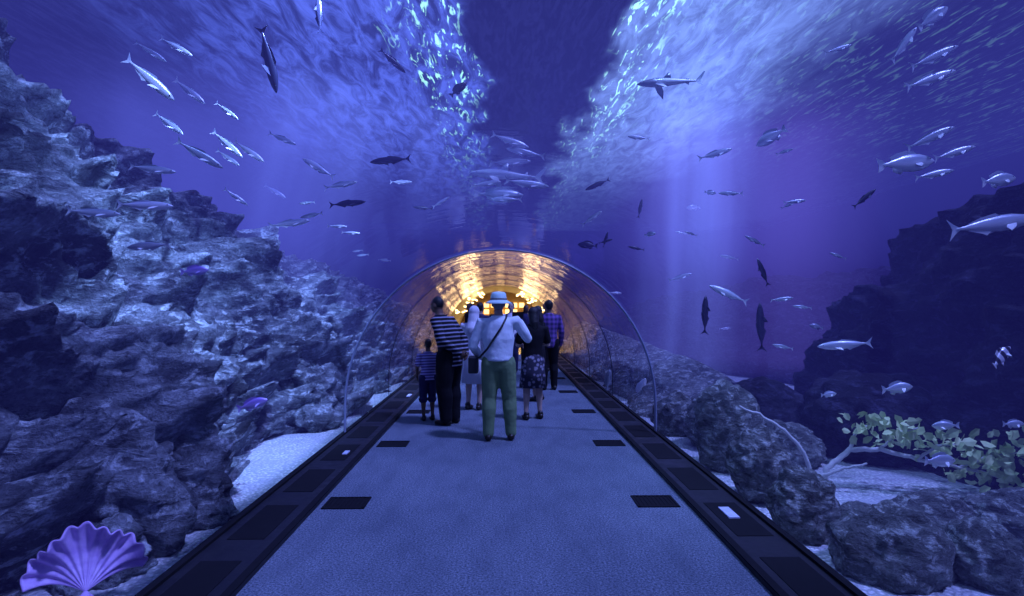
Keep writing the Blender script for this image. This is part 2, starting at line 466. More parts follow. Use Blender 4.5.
BL = [((-3.2, 4.9, .25), (.75, .6, .7)), ((-2.75, 5.35, .05), (.45, .42, .42)), ((-3.5, 6.1, .7), (.8, .7, .75)),
      ((-4.1, 3.8, .6), (.8, .7, .8)), ((-2.9, 9.5, .2), (.5, .6, .5)), ((-3.8, 2.9, 1.6), (.6, .8, .7)),
      ((-2.75, 4.25, -.1), (.3, .3, .25))]
for i, (c_, r_) in enumerate(BL): boulder('reef_boulder', c_, r_, M_rockL, i + 1.3, amp=.4)
BR = [((2.55, 6.9, .22), (.36, .38, .52)), ((2.42, 5.8, .1), (.25, .3, .36)), ((2.40, 4.9, -.02), (.25, .28, .32)),
      ((2.66, 4.2, -.1), (.36, .36, .34)), ((3.2, 4.1, -.15), (.24, .3, .3)), ((3.0, 5.1, -.2), (.18, .25, .16)), ((3.55, 5.1, -.2), (.35, .35, .25)),
      ((4.3, 5.0, -.2), (.5, .4, .3)), ((2.75, 8.0, .1), (.32, .4, .36)), ((4.6, 7.5, .2), (.9, .8, .6)), ((3.6, 8.6, .1), (.6, .8, .45)), ((3.9, 4.0, -.15), (.4, .4, .3)),
      ((2.5, 8.9, .0), (.3, .4, .35)), ((3.3, 7.2, -.05), (.4, .4, .3))]
for i, (c_, r_) in enumerate(BR): boulder('rounded_boulder', c_, r_, M_rockR if i not in (9, 10) else M_rockD, i + 21.7, amp=.20)

# ------------------------------------------------------------------ giant clam
g = G('clam_shell'); c = g.coord(); s = g.sep(c)
nz = g.noise(c, 14, 4)
g.principled(g.mix(nz, (0.36, 0.20, 0.60), (0.90, 0.70, 1.0)), .45, g.bump(nz, .4, .02)); M_clam = g.m
e = empty('giant_clam', (-2.42, 3.68, -0.06), math.radians(30), .80)
def valve(tilt, name, mir):
    mb = MB(); NU, NV = 160, 24; Rr = .42; nr = 24
    for j in range(NV):
        v_ = j / (NV - 1)
        for i in range(NU):
            u = -1 + 2 * i / (NU - 1); a = u * math.radians(84)
            rib = math.cos(a * nr) * .018 * v_ ** 1.1 + .045 * v_ ** 3 * math.cos(a * 7 + 1)
            rr = Rr * v_ * (1 + .03 * math.cos(a * nr) * v_ + .04 * math.sin(a * 5 + 2) * v_) * (1 - .12 * u * u)
            x = rr * math.sin(a); zz = rr * math.cos(a)
            cup = .18 * math.sin(v_ * 2.2) + rib
            p = Vector((x, mir * cup, zz))
            p = Matrix.Rotation(tilt, 3, 'X') @ p
            mb.v.append(tuple(p))
    for j in range(NV - 1):
        for i in range(NU - 1):
            q = j * NU + i; mb.f.append((q, q + 1, q + NU + 1, q + NU))
    o = mb.obj(name, M_clam, e); sd = o.modifiers.new('s', 'SOLIDIFY'); sd.thickness = .012
valve(math.radians(8), 'shell_back', 1); valve(math.radians(75), 'shell_front', -1)

# ------------------------------------------------------------------ sea plant with branching coral
M_branch = simple('coral_branch', (0.60, 0.62, 0.60), .7, bump=.4)
M_leaf = simple('leaf', (0.58, 0.72, 0.34), .6, nscale=8)
e = empty('leafy_coral_branch')
mb = MB()
def br(pts, r0, r1):
    P = [Vector(p) for p in pts]; out = []
    for i in range(len(P) - 1):
        for k in range(6): out.append(P[i].lerp(P[i + 1], k / 6) + Vector((random.uniform(-.006, .006), random.uniform(-.006, .006), random.uniform(-.008, .008))))
    out.append(P[-1]); n = len(out)
    mb.chain(out, [r0 + (r1 - r0) * i / (n - 1) for i in range(n)], 8)
br([(2.40, 6.2, .60), (2.60, 6.2, .52), (2.82, 6.15, .38), (3.0, 6.1, .16), (3.12, 6.1, -.25)], .010, .022)
br([(3.18, 6.1, -.25), (3.22, 6.1, 0), (3.45, 6.1, .18), (3.7, 6.0, .22), (4.0, 5.9, .14), (4.4, 5.9, .06), (4.9, 5.8, -.05)], .034, .012)
br([(3.12, 6.1, -.1), (3.3, 6.0, .02), (3.5, 5.9, .1)], .022, .010)
br([(3.45, 6.1, .18), (3.5, 6.1, .34), (3.62, 6.1, .42)], .02, .01)
br([(4.0, 5.9, .14), (4.15, 5.85, .28), (4.35, 5.8, .3)], .016, .008)
br([(3.7, 6.0, .22), (3.85, 5.95, .38), (4.0, 5.9, .44)], .014, .007)
br([(4.4, 5.9, .06), (4.65, 5.8, .2), (4.95, 5.75, .24)], .014, .007)
mb.obj('branches', M_branch, e)
mb = MB()
def leaf(c_, sz):
    d = Vector((random.gauss(0, 1), random.gauss(0, .6), random.gauss(.3, .7))).normalized()
    n_ = d.cross(Vector((random.gauss(0, 1), random.gauss(0, 1), random.gauss(0, 1)))).normalized()
    w = d.cross(n_)
    i = len(mb.v)
    for a, b, cc in ((0, 0, 0), (.3, .28, .06), (.7, .34, .05), (1, 0, -.08), (.7, -.34, .05), (.3, -.28, .06), (.5, 0, 0)):
        mb.v.append(tuple(c_ + d * a * sz + w * b * sz + n_ * cc * sz))
    for a, b in ((0, 1), (1, 2), (2, 3), (3, 4), (4, 5), (5, 0)): mb.f.append((i + a, i + b, i + 6))
anch = [((3.62, 6.1, .42), .11, 30), ((3.80, 6.0, .30), .13, 34), ((3.95, 5.9, .38), .10, 24), ((4.3, 5.85, .26), .15, 44), ((4.6, 5.85, .14), .16, 50),
        ((4.9, 5.8, .04), .17, 56), ((5.1, 5.8, -.02), .18, 44), ((4.45, 5.8, .0), .12, 26), ((4.8, 5.7, .26), .14, 36)]
for c_, sp, n_ in anch:
    for _ in range(n_):
        leaf(Vector(c_) + Vector((random.gauss(0, sp), random.gauss(0, sp * .7), random.gauss(0, sp * .6))), random.uniform(.07, .14))
mb.obj('leaves', M_leaf, e, False)

# ------------------------------------------------------------------ fish
def fish_mat(name, top, belly, z0=-.05, z1=.06, stripes=False):
    g = G(name); c = g.coord(); s = g.sep(c)
    f = g.step(s[2], z0, z1)
    col = g.mix(f, belly, top)
    if stripes:
        w = g.math('SINE', g.math('MULTIPLY', s[0], 22.0)); col = g.mix(g.step(w, -.1, .2), col, (.02, .02, .03))
    nz = g.noise(c, 40, 2)
    g.principled(col, .3, g.bump(nz, .15, .01), metallic=.3, spec=.7)
    return g.m
MF = {'silver': fish_mat('fish_silver', (0.25, 0.30, 0.38), (0.80, 0.85, 0.92)),
      'dark': fish_mat('fish_dark', (0.015, 0.015, 0.04), (0.05, 0.05, 0.10)),
      'light': fish_mat('fish_light', (0.50, 0.56, 0.68), (0.90, 0.94, 0.97)),
      'purple': fish_mat('fish_purple', (0.25, 0.15, 0.5), (0.5, 0.4, 0.8)),
      'banded': fish_mat('fish_banded', (0.8, 0.8, 0.9), (0.9, 0.9, 1), stripes=True)}
M_eye = simple('fish_eye', (0.005, 0.005, 0.005), .1)
def fish_mesh(kind):
    mb = MB()
    prof = {'jack': [(0, .006, .004), (.04, .028, .02), (.12, .056, .036), (.25, .080, .046), (.4, .084, .047), (.55, .070, .038), (.7, .045, .025), (.82, .02, .012), (.9, .013, .008)],
            'snapper': [(0, .01, .006), (.04, .05, .025), (.12, .11, .05), (.25, .165, .065), (.4, .175, .068), (.55, .15, .055), (.7, .09, .034), (.82, .04, .015), (.88, .03, .01)],
            'shark': [(0, .006, .012), (.04, .025, .04), (.12, .048, .06), (.25, .068, .066), (.4, .07, .062), (.55, .052, .045), (.7, .032, .026), (.82, .018, .014), (.9, .013, .009)]}[kind]
    rings = []
    for t, h, w in prof:
        x = .5 - t
        rings.append(mb.ring(Vector((x, .02 * math.sin(t * 4), 0)), Vector((0, w, 0)), Vector((0, 0, h)), 12))
    for a, b in zip(rings, rings[1:]): mb.bridge(a, b, 12)
    mb.fan((.5, 0, 0), rings[0], 12); mb.fan((-.41, 0, 0), rings[-1], 12, True)
    def fin(pts):
        n = len(pts); i = len(mb.v)
        for sgn in (-1, 1):
            for p in pts: mb.v.append((p[0], p[1] + sgn * .003, p[2]))
        mb.f.append(tuple(range(i, i + n))); mb.f.append(tuple(reversed(range(i + n, i + 2 * n))))
        for k in range(n): mb.f.append((i + k, i + (k + 1) % n, i + n + (k + 1) % n, i + n + k))
    if kind == 'jack':
        fin([(-.37, 0, .012), (-.43, 0, .05), (-.5, 0, .11), (-.47, 0, .05), (-.45, 0, 0), (-.47, 0, -.05), (-.5, 0, -.11), (-.43, 0, -.05), (-.37, 0, -.012)])
        fin([(.12, 0, .068), (.05, 0, .105), (-.02, 0, .095), (-.12, 0, .08), (-.28, 0, .035), (-.1, 0, .05)])
        fin([(-.02, 0, -.068), (-.08, 0, -.105), (-.13, 0, -.08), (-.28, 0, -.035), (-.1, 0, -.045)])
        L = .10
    elif kind == 'snapper':
        fin([(-.35, 0, .03), (-.42, 0, .1), (-.5, 0, .14), (-.47, 0, 0), (-.5, 0, -.14), (-.42, 0, -.1), (-.35, 0, -.03)])
        fin([(.22, 0, .14), (.15, 0, .22), (.02, 0, .24), (-.15, 0, .2), (-.26, 0, .14), (-.26, 0, .06), (0, 0, .13)])
        fin([(-.05, 0, -.13), (-.12, 0, -.21), (-.24, 0, -.15), (-.25, 0, -.06)])
        L = .17
    else:
        fin([(-.38, 0, .01), (-.5, 0, .14), (-.52, 0, .13), (-.45, 0, .0), (-.48, 0, -.07), (-.44, 0, -.06), (-.38, 0, -.01)])
        fin([(.12, 0, .06), (.02, 0, .16), (-.01, 0, .155), (-.01, 0, .06)])
        fin([(-.22, 0, .025), (-.27, 0, .06), (-.28, 0, .02)]); fin([(-.22, 0, -.025), (-.27, 0, -.06), (-.28, 0, -.02)])
        L = .26
    for sgn in (-1, 1):
        b = len(mb.v)
        w = .045 if kind != 'jack' else .036
        P = [(.24, sgn * w, -.02), (.18, sgn * (w + L * .5), -.03 - L * .25), (.08, sgn * (w + L * .9), -.04 - L * .5), (.09, sgn * (w + L * .3), -.03 - L * .2), (.13, sgn * w, -.03)]
        for dz in (-.003, .003):
            for p in P: mb.v.append((p[0], p[1], p[2] + dz))
        mb.f.append(tuple(range(b, b + 5))); mb.f.append(tuple(reversed(range(b + 5, b + 10))))
        for k in range(5): mb.f.append((b + k, b + (k + 1) % 5, b + 5 + (k + 1) % 5, b + 5 + k))
    ne = len(mb.f)
    ez = {'jack': .018, 'snapper': .04, 'shark': .01}[kind]; ey = {'jack': .030, 'snapper': .042, 'shark': .052}[kind]
    for sgn in (-1, 1): mb.ellipsoid((.5 - .1, sgn * ey, ez), (.012, .008, .012), nu=8, nv=6)
    return mb, ne
meshes = {}
def fish(name, kind, mat, loc, L, head, hs=1.0):
    key = (kind, mat)
    if key not in meshes:
        mb, ne = fish_mesh(kind)
        me = bpy.data.meshes.new(kind + '_' + mat); me.from_pydata(mb.v, [], mb.f)
        bm = bmesh.new(); bm.from_mesh(me); bmesh.ops.recalc_face_normals(bm, faces=bm.faces[:]); bm.to_mesh(me); bm.free()
        me.materials.append(MF[mat]); me.materials.append(M_eye)
        for p in me.polygons:
            if p.index >= ne: p.material_index = 1
            p.use_smooth = len(p.vertices) <= 4
        meshes[key] = me
    o = bpy.data.objects.new(name, meshes[key]); scene.collection.objects.link(o)
    X = Vector(head).normalized()
    Y = Vector((0, 1 if X.x >= 0 else -1, 0)); Y = (Y - X * Y.dot(X)).normalized(); Z = X.cross(Y)
    Mx = Matrix((X, Y, Z)).transposed().to_4x4()
    o.matrix_world = Matrix.Translation(loc) @ Mx @ Matrix.Diagonal((L, L, L * hs, 1))
    return o
F = [('jack', 'dark', (-2.32, 6.2, 4.07), .65, (.18, .2, -1)), ('jack', 'dark', (-1.82, 6.2, 4.52), .42, (-.1, .2, 1)),
     ('jack', 'dark', (-1.63, 9.3, 5.3), .5, (.7, .2, -.6)), ('snapper', 'dark', (-.64, 9.3, 4.88), .34, (.7, .2, .7)),
     ('jack', 'dark', (-1.66, 9.3, 3.8), .65, (-1, .2, -.05)), ('jack', 'light', (-2.73, 9.3, 3.68), .6, (-1, .2, .6)),
     ('jack', 'silver', (-2.4, 9.3, 3.43), .5, (1, .2, .25)), ('jack', 'dark', (-2.3, 9.3, 3.15), .55, (1, 0, .1)),
     ('jack', 'silver', (-3.16, 9.3, 2.85), .6, (1, .3, .2)), ('jack', 'dark', (-1.56, 12.4, 3.58), .4, (-1, 0, .1)),
     ('jack', 'light', (-2.0, 12.4, 4.1), .45, (1, 0, 0)), ('jack', 'light', (-1.2, 12.4, 3.7), .4, (1, 0, .6)),
     ('shark', 'light', (.12, 12.4, 4.24), 1.5, (-1, .1, .08)), ('snapper', 'light', (-.05, 12.3, 3.84), 1.0, (1, .1, .0), .6),
     ('jack', 'silver', (.5, 12.0, 4.0), .9, (1, .2, -.1)), ('jack', 'light', (.18, 12.4, 4.94), .8, (1, 0, -.35)), ('jack', 'silver', (.5, 12.4, 4.7), .8, (-1, 0, .2)),
     ('jack', 'silver', (.2, 14.5, 5.0), 1.0, (1, 0, .05)), ('jack', 'light', (.1, 11.5, 3.6), .6, (-1, 0, 0)), ('jack', 'light', (-.3, 11.8, 3.95), .6, (1, 0, 0.15)),
     ('jack', 'light', (2.08, 9.3, 4.16), .34, (-1, 0, .1)), ('jack', 'silver', (3.24, 9.3, 3.92), .55, (1, 0, .3)),
     ('snapper', 'silver', (4.1, 9.3, 4.18), .5, (-1, .2, -.6)), ('jack', 'dark', (1.94, 12.4, 4.06), .55, (-1, 0, -.45)),
     ('jack', 'dark', (2.8, 12.4, 3.58), .4, (.2, 0, 1)), ('jack', 'silver', (1.82, 12.4, 3.38), .5, (1, 0, .7)),
     ('snapper', 'dark', (1.74, 12.4, 2.84), .4, (-1, .2, .1)), ('jack', 'dark', (2.1, 12.4, 2.95), .34, (.3, 0, 1)), ('jack', 'dark', (2.72, 12.4, 2.78), .34, (-1, 0, .2)),
     ('jack', 'dark', (2.1, 12.4, 2.92), .3, (1, 0, .3)), ('jack', 'silver', (3.48, 9.3, 3.32), .38, (-1, 0, 0)), ('jack', 'light', (4.45, 9.3, 3.2), .36, (1, 0, .1)),
     ('jack', 'silver', (3.84, 9.3, 2.6), .34, (-1, 0, .5)), ('jack', 'light', (2.29, 6.2, 1.73), .42, (-1, .1, .45)),
     ('jack', 'silver', (2.83, 6.2, 1.68), .24, (1, 0, .1)), ('jack', 'silver', (3.04, 6.2, 1.6), .2, (-1, 0, .1)), ('jack', 'dark', (2.64, 6.2, 1.95), .3, (-.4, 0, 1)),
     ('jack', 'light', (3.47, 6.2, 1.22), .54, (-1, .1, -.08)), ('snapper', 'light', (4.11, 6.2, 3.06), .66, (1, .15, .12), .8),
     ('jack', 'light', (4.61, 6.2, 3.17), .45, (1, 0, .3)), ('jack', 'silver', (4.36, 6.2, 3.32), .55, (1, 0, .45)), ('jack', 'silver', (4.41, 6.2, 4.15), .55, (1, 0, .45)),
     ('jack', 'light', (4.37, 6.2, 3.92), .55, (1, 0, .35)), ('snapper', 'silver', (4.4, 6.2, 4.55), .38, (1, 0, .7)), ('jack', 'silver', (4.1, 6.2, 4.27), .45, (.6, 0, .8)), ('jack', 'silver', (3.42, 6.2, 4.22), .3, (1, 0, .3)),
     ('jack', 'light', (4.75, 5.9, 2.4), .95, (1, .1, .15)), ('snapper', 'light', (4.9, 6.0, 2.85), .38, (1, .1, .15)), ('jack', 'light', (4.4, 6.2, 2.95), .42, (1, 0, .2)),
     ('snapper', 'banded', (4.5, 5.5, 1.15), .32, (.7, .3, .5)), ('jack', 'silver', (2.84, 6.2, 1.2), .22, (-1, 0, .2)), ('snapper', 'light', (4.0, 6.2, .78), .32, (1, 0, .1)),
     ('snapper', 'light', (3.3, 6.2, .72), .16, (1, 0, .1)), ('snapper', 'light', (4.0, 5.6, .2), .34, (1, .2, -.05)), ('snapper', 'light', (4.2, 5.8, .48), .24, (-1, .2, -.05)),
     ('jack', 'dark', (3.68, 6.2, 2.7), .3, (1, 0, .8)), ('snapper', 'light', (4.6, 5.5, .55), .2, (1, 0, 0)),
     ('shark', 'silver', (1.71, 6.2, 3.87), .66, (-1, .15, -.02)),
     ('jack', 'light', (-2.62, 4.65, 3.3), .45, (1, .2, -.9)), ('jack', 'light', (-2.45, 4.3, 2.30), .36, (1, .2, .0)), ('jack', 'silver', (-2.8, 4.3, 2.25), .34, (1, .2, -.05)),
     ('jack', 'silver', (-2.42, 4.3, 2.02), .34, (-1, .2, -.05)), ('jack', 'silver', (-2.25, 4.65, 2.74), .38, (1, .2, -.6)), ('jack', 'silver', (-2.4, 4.3, 2.55), .3, (1, .2, -.1)),
     ('snapper', 'purple', (-2.5, 6.3, .62), .3, (1, .2, .3)), ('snapper', 'purple', (-2.55, 5.2, 1.9), .22, (1, .2, .1)),
     ('jack', 'dark', (2.55, 7.7, 1.5), .5, (.1, .2, 1)), ('jack', 'dark', (3.25, 7.7, 1.35), .62, (.05, .2, 1)),
     ('snapper', 'silver', (2.15, 12.4, .14), .42, (.15, 0, 1)), ('snapper', 'light', (2.6, 11.5, .1), .4, (.5, 0, 1)),
     ('jack', 'silver', (3.6, 12.4, 2.2), .5, (1, 0, .3)), ('jack', 'silver', (4.6, 12.4, 2.6), .4, (-1, 0, .2)), ('jack', 'light', (-4.5, 12.4, 3.9), .5, (1, 0, -.6)),
     ('jack', 'light', (-3.4, 8.4, 3.7), .5, (1, 0, -.7)), ('jack', 'light', (-3.9, 7.8, 4.3), .5, (1, 0, -.8))]
rf = random.Random(3)
for _ in range(8):   # school on the upper left
    F.append(('jack', rf.choice(['light', 'silver', 'silver']), (rf.uniform(-4.2, -2.8), rf.uniform(6.0, 9.5), rf.uniform(3.2, 4.4)), rf.uniform(.28, .45), (1, rf.uniform(-.2, .4), rf.uniform(-.9, -.3))))
for _ in range(8):   # over the left reef
    F.append(('jack', rf.choice(['light', 'silver']), (rf.uniform(-3.2, -2.5), rf.uniform(8, 15), rf.uniform(2.5, 3.3)), rf.uniform(.22, .4), (rf.choice([1, -1]), .2, rf.uniform(-.3, .1))))
for _ in range(12):   # right open water
    F.append((rf.choice(['jack', 'jack', 'snapper']), rf.choice(['light', 'silver', 'silver']), (rf.uniform(2.6, 6.0), rf.uniform(8, 15), rf.uniform(.8, 4.4)), rf.uniform(.2, .36), (rf.choice([1, -1]), rf.uniform(-.2, .2), rf.uniform(-.3, .5))))
nm = {'jack': 'jack_fish', 'snapper': 'snapper_fish', 'shark': 'reef_shark'}
for row in F: fish(nm[row[0]], *row)

# ------------------------------------------------------------------ people
def skinmat(name, col): return simple(name, col, .5, var=.1)
SK1 = skinmat('skin_tan', (0.40, 0.25, 0.18)); SK2 = skinmat('skin_dark', (0.16, 0.09, 0.06)); SK3 = skinmat('skin_light', (0.55, 0.38, 0.30))
M_hair = simple('hair_black', (0.01, 0.01, 0.012), .5, nscale=60, bump=.5)
M_hairg = simple('hair_gray', (0.2, 0.2, 0.2), .6, nscale=60, bump=.5)
M_shoe = simple('shoe_dark', (0.015, 0.012, 0.01), .4)
def cloth(name, col, bump=.35): return simple(name, col, .85, var=.15, nscale=9, bump=bump, spec=.2)
M_shirtb = cloth('shirt_pale_blue', (0.74, 0.84, 0.86), .9); M_green = cloth('trousers_olive', (0.17, 0.26, 0.13), .9)
M_blk = cloth('cloth_black', (0.008, 0.008, 0.012)); M_white = cloth('cloth_white', (0.7, 0.7, 0.75)); M_navy = cloth('cloth_navy', (.03, .03, .09))
M_hat = cloth('hat_pale', (0.60, 0.85, 0.78)); M_bag = simple('bag_black', (0.01, 0.01, 0.015), .5)
def stripe_mat(name, a, b, freq, axis=2, duty=0.0):
    g = G(name); c = g.coord(); s = g.sep(c)
    w = g.math('SINE', g.math('MULTIPLY', g.math('ADD', s[axis], g.math('MULTIPLY', s[1 if axis == 2 else 2], .12)), freq))
    nz = g.noise(c, 9, 3)
    g.principled(g.mix(g.step(w, duty - .15, duty + .15), a, b), .85, g.bump(nz, .4, .02), spec=.2); return g.m
M_str = stripe_mat('shirt_striped', (0.010, 0.010, 0.016), (0.30, 0.30, 0.40), 2 * math.pi / .055, duty=.45)
M_strc = stripe_mat('child_shirt', (0.45, 0.40, 0.7), (0.12, 0.08, 0.25), 2 * math.pi / .06)
g = G('dress_print'); c = g.coord(); vv = g.voro(c, 16)
g.principled(g.mix(g.step(vv, .25, .5), (.30, .28, .36), (.03, .03, .06)), .9); M_print = g.m
g = G('plaid'); c = g.coord(); s = g.sep(c)
wa = g.step(g.math('SINE', g.math('MULTIPLY', s[0], 70.)), -.2, .2); wb = g.step(g.math('SINE', g.math('MULTIPLY', s[2], 70.)), -.2, .2)
g.principled(g.mix(g.math('MULTIPLY', g.math('ADD', wa, wb), .5), (.20, .10, .38), (.04, .03, .12)), .9); M_plaid = g.m

def hand(parent, name, wrist, fwd, palmn, side, mat, curl=.7):
    """fwd: direction of the palm, palmn: where the fingers curl to, side: thumb direction"""
    w = Vector(wrist); f = Vector(fwd).normalized(); n = Vector(palmn); n = (n - f * n.dot(f)).normalized()
    s = f.cross(n) * side
    mb = MB()
    M = Matrix((s, n, f)).transposed()
    mb.ellipsoid(w + f * .045, (.038, .016, .055), M, 12, 8)
    mb.chain([w - f * .03, w + f * .03], [.026, .024], 10)
    for k, L in enumerate((.068, .078, .072, .056)):
        o = w + f * (.085 - .004 * abs(k - 1)) + s * (.027 - .018 * k)
        pts = [o - f * .02, o]; d = f.copy()
        for seg, fr in enumerate((.45, .32, .23)):
            d = (d * math.cos(curl * .8) + n * math.sin(curl * .8)).normalized() if seg else (d * math.cos(curl * .5) + n * math.sin(curl * .5)).normalized()
            pts.append(pts[-1] + d * L * fr)
        mb.chain(pts, [.0085, .009, .0085, .0075, .006], 8)
    o = w + f * .02 + s * .028
    mb.chain([o - s * .01, o + s * .02 + f * .02 + n * .008, o + s * .03 + f * .045 + n * .018, o + s * .03 + f * .068 + n * .026], [.012, .011, .0095, .007], 8)
    mb.obj(name, mat, parent)

DJ = dict(pel=(0, 0, .95), chest=(0, 0, 1.28), neck=(0, -.01, 1.49), head=(0, .02, 1.63),
          sl=(-.185, 0, 1.41), el=(-.25, -.03, 1.13), wl=(-.25, .06, .88), sr=(.185, 0, 1.41), er=(.25, -.03, 1.13), wr=(.25, .06, .88),
          hl=(-.09, 0, .92), kl=(-.10, .03, .50), al=(-.10, -.01, .09), hr=(.09, 0, .92), kr=(.10, .03, .50), ar=(.10, -.01, .09))
def person(name, loc, rotz, H, skin, top, bottom, joints={}, sleeves='long', legs='long', hair=M_hair, hairstyle='short', shoes=M_shoe, fat=1.0, hem=.84,
           hatm=None, skirt=None, curl=.6, female=False, scarf=None, baggy=.034):
    e = empty(name, loc, rotz, H / 1.75)
    J = {k: Vector(v) for k, v in {**DJ, **joints}.items()}
    pel, ch, nk, hd = J['pel'], J['chest'], J['neck'], J['head']
    lerp = lambda a, b, t: a.lerp(b, t)
    sw = .93 if female else 1.0
    def torso(mb, o, z0=None, top=True):
        W = [(lerp(pel, ch, -.36), .13, .10), (lerp(pel, ch, -.15), .165 * (1.03 if female else 1), .118), (pel + (ch - pel) * .15, .155, .11 * fat),
             (lerp(pel, ch, .5), .138 * fat, .105 * fat), (lerp(pel, ch, .8), .15 * sw * fat, .112 * fat), (ch + (nk - ch) * .15, .168 * sw, .115), (lerp(ch, nk, .5), .172 * sw, .102),
             (lerp(ch, nk, .72), .145 * sw, .085), (lerp(ch, nk, .88), .09, .068), (nk, .058, .055)]
        secs = [(c, a + o, b + o) for c, a, b in W]
        if z0 is not None:
            secs = [s_ for s_ in secs if s_[0].z > z0]
            b0 = secs[0]; secs.insert(0, (Vector((b0[0].x, b0[0].y, z0)), b0[1] * 1.03, b0[2] * 1.05))
        mb.loft(secs, 24)
    def leg(mb, s, o, zend=None, lo=0):
        h, k, a = J['h' + s], J['k' + s], J['a' + s]
        pts = [h + Vector((0, 0, .0)), lerp(h, k, .4), k, lerp(k, a, .3) + Vector((0, -.012, 0)), lerp(k, a, .7), a]
        rr = [.088, .078, .056, .056, .041, .036]
        if zend is not None:
            P, Q = [], []
            for i in range(len(pts)):
                if pts[i].z >= zend: P.append(pts[i]); Q.append(rr[i] + o)
                else:
                    t = (pts[i - 1].z - zend) / max(1e-4, pts[i - 1].z - pts[i].z)
                    P.append(lerp(pts[i - 1], pts[i], t)); Q.append(Q[-1] * .4 + .6 * (rr[i] + o + lo)); break
            pts, rr = P, Q
        else: rr = [r + o + (lo * i / 5) for i, r in enumerate(rr)]
        mb.chain(pts, rr, 14)
    def arm(mb, s, o, frac=1.0):
        a, b, c = J['s' + s], J['e' + s], J['w' + s]
        inn = lerp(a, ch + (nk - ch) * .4, .35)
        if frac >= 1: mb.chain([inn, a, lerp(a, b, .5), b, lerp(b, c, .35), c], [.055 + o, .056 + o, .047 + o, .041 + o, .04 + o, .027 + o], 12)
        else: mb.chain([inn, a, lerp(a, b, frac)], [.055 + o, .056 + o, .052 + o], 12)
    # body (continuous)
    mb = MB(); torso(mb, 0)
    for s in 'lr':
        leg(mb, s, 0); arm(mb, s, 0)
        a = J['a' + s]; mb.chain([a + Vector((0, -.03, -.045)), a + Vector((0, .06, -.055)), a + Vector((.0, .14, -.068))], [.035, .034, .02], 10)
    mb.chain([nk - Vector((0, 0, .05)), lerp(nk, hd, .5), hd - Vector((0, .01, .02))], [.058, .052, .05], 14)
    mb.ellipsoid(hd + Vector((0, -.012, .02)), (.074, .092, .095)); mb.ellipsoid(hd + Vector((0, .022, -.045)), (.055, .062, .065))
    mb.ellipsoid(hd + Vector((0, .088, -.022)), (.012, .02, .022)); mb.ellipsoid(hd + Vector((0, .075, -.062)), (.024, .014, .012))
    for sg in (-1, 1): mb.ellipsoid(hd + Vector((sg * .077, -.008, -.012)), (.01, .02, .032))
    mb.obj('body', skin, e, remesh=.011, sm=2)
    mb = MB()
    for sg in (-1, 1): mb.ellipsoid(hd + Vector((sg * .03, .078, .004)), (.012, .009, .008), nu=8, nv=6)
    mb.obj('eyes', M_eye, e)
    # shoes
    if shoes:
        mb = MB()
        for s in 'lr':
            a = J['a' + s]; z = a.z
            mb.chain([a + Vector((0, -.04, -.045)), a + Vector((0, .06, -.052)), a + Vector((0, .155, -.062))], [.044, .043, .027], 12)
            mb.chain([a + Vector((0, -.02, 0)), a + Vector((0, -.02, -.04))], [.045, .045], 10)
        for i, v in enumerate(mb.v):
            if v[2] < .0: mb.v[i] = (v[0], v[1], 0.0)
        mb.obj('shoes', shoes, e)
    # bottoms
    if legs != 'none' and bottom:
        mb = MB(); torso_s = [(lerp(pel, ch, -.36), .14, .11), (lerp(pel, ch, -.12), .18, .132), (lerp(pel, ch, .12), .168, .125 * fat), (lerp(pel, ch, .2), .16, .12 * fat)]
        mb.loft(torso_s, 24)
        for s in 'lr': leg(mb, s, baggy - .006, {'long': .06, 'short': .47}[legs], baggy)
        mb.obj('trousers', bottom, e, remesh=.013, sm=2)
    if skirt:
        z0, w0 = skirt
        mb = MB(); mb.loft([(Vector((pel.x, pel.y, z0)), w0, w0 * .8), (lerp(pel, ch, -.6), .19, .15), (lerp(pel, ch, -.1), .185, .14), (lerp(pel, ch, .3), .15, .12)], 28)
        for i, v in enumerate(mb.v):
            k = 1 + .06 * math.sin(math.atan2(v[1], v[0]) * 9) * max(0, (1.0 - v[2]) * 2); mb.v[i] = (pel.x + (v[0] - pel.x) * k, pel.y + (v[1] - pel.y) * k, v[2])
        mb.obj('skirt', bottom, e)
    # top
    mb = MB(); torso(mb, .016, hem)
    for s in 'lr': arm(mb, s, .016, {'long': 1.0, 'short': .7}[sleeves])
    mb.obj('shirt', top, e, remesh=.013, sm=2)
    # hair
    mb = MB()
    if hairstyle == 'short': mb.ellipsoid(hd + Vector((0, -.024, .032)), (.08, .09, .092)); mb.ellipsoid(hd + Vector((0, -.04, -.01)), (.07, .065, .075))
    elif hairstyle == 'long':
        mb.ellipsoid(hd + Vector((0, -.026, .03)), (.086, .092, .096)); mb.chain([hd + Vector((0, -.04, 0)), hd + Vector((0, -.075, -.13)), hd + Vector((0, -.1, -.27))], [.08, .078, .045], 14)
    elif hairstyle == 'stubble': mb.ellipsoid(hd + Vector((0, -.018, .025)), (.076, .09, .094))
    if scarf:
        mb = MB(); mb.ellipsoid(hd + Vector((0, -.018, .018)), (.094, .098, .108)); mb.chain([hd + Vector((0, -.03, -.03)), hd + Vector((0, -.05, -.16)), nk + Vector((0, -.05, -.14))], [.09, .1, .13], 14)
        mb.obj('headscarf', scarf, e, remesh=.013)
    elif mb.v: mb.obj('hair', hair, e, remesh=.011, sm=1)
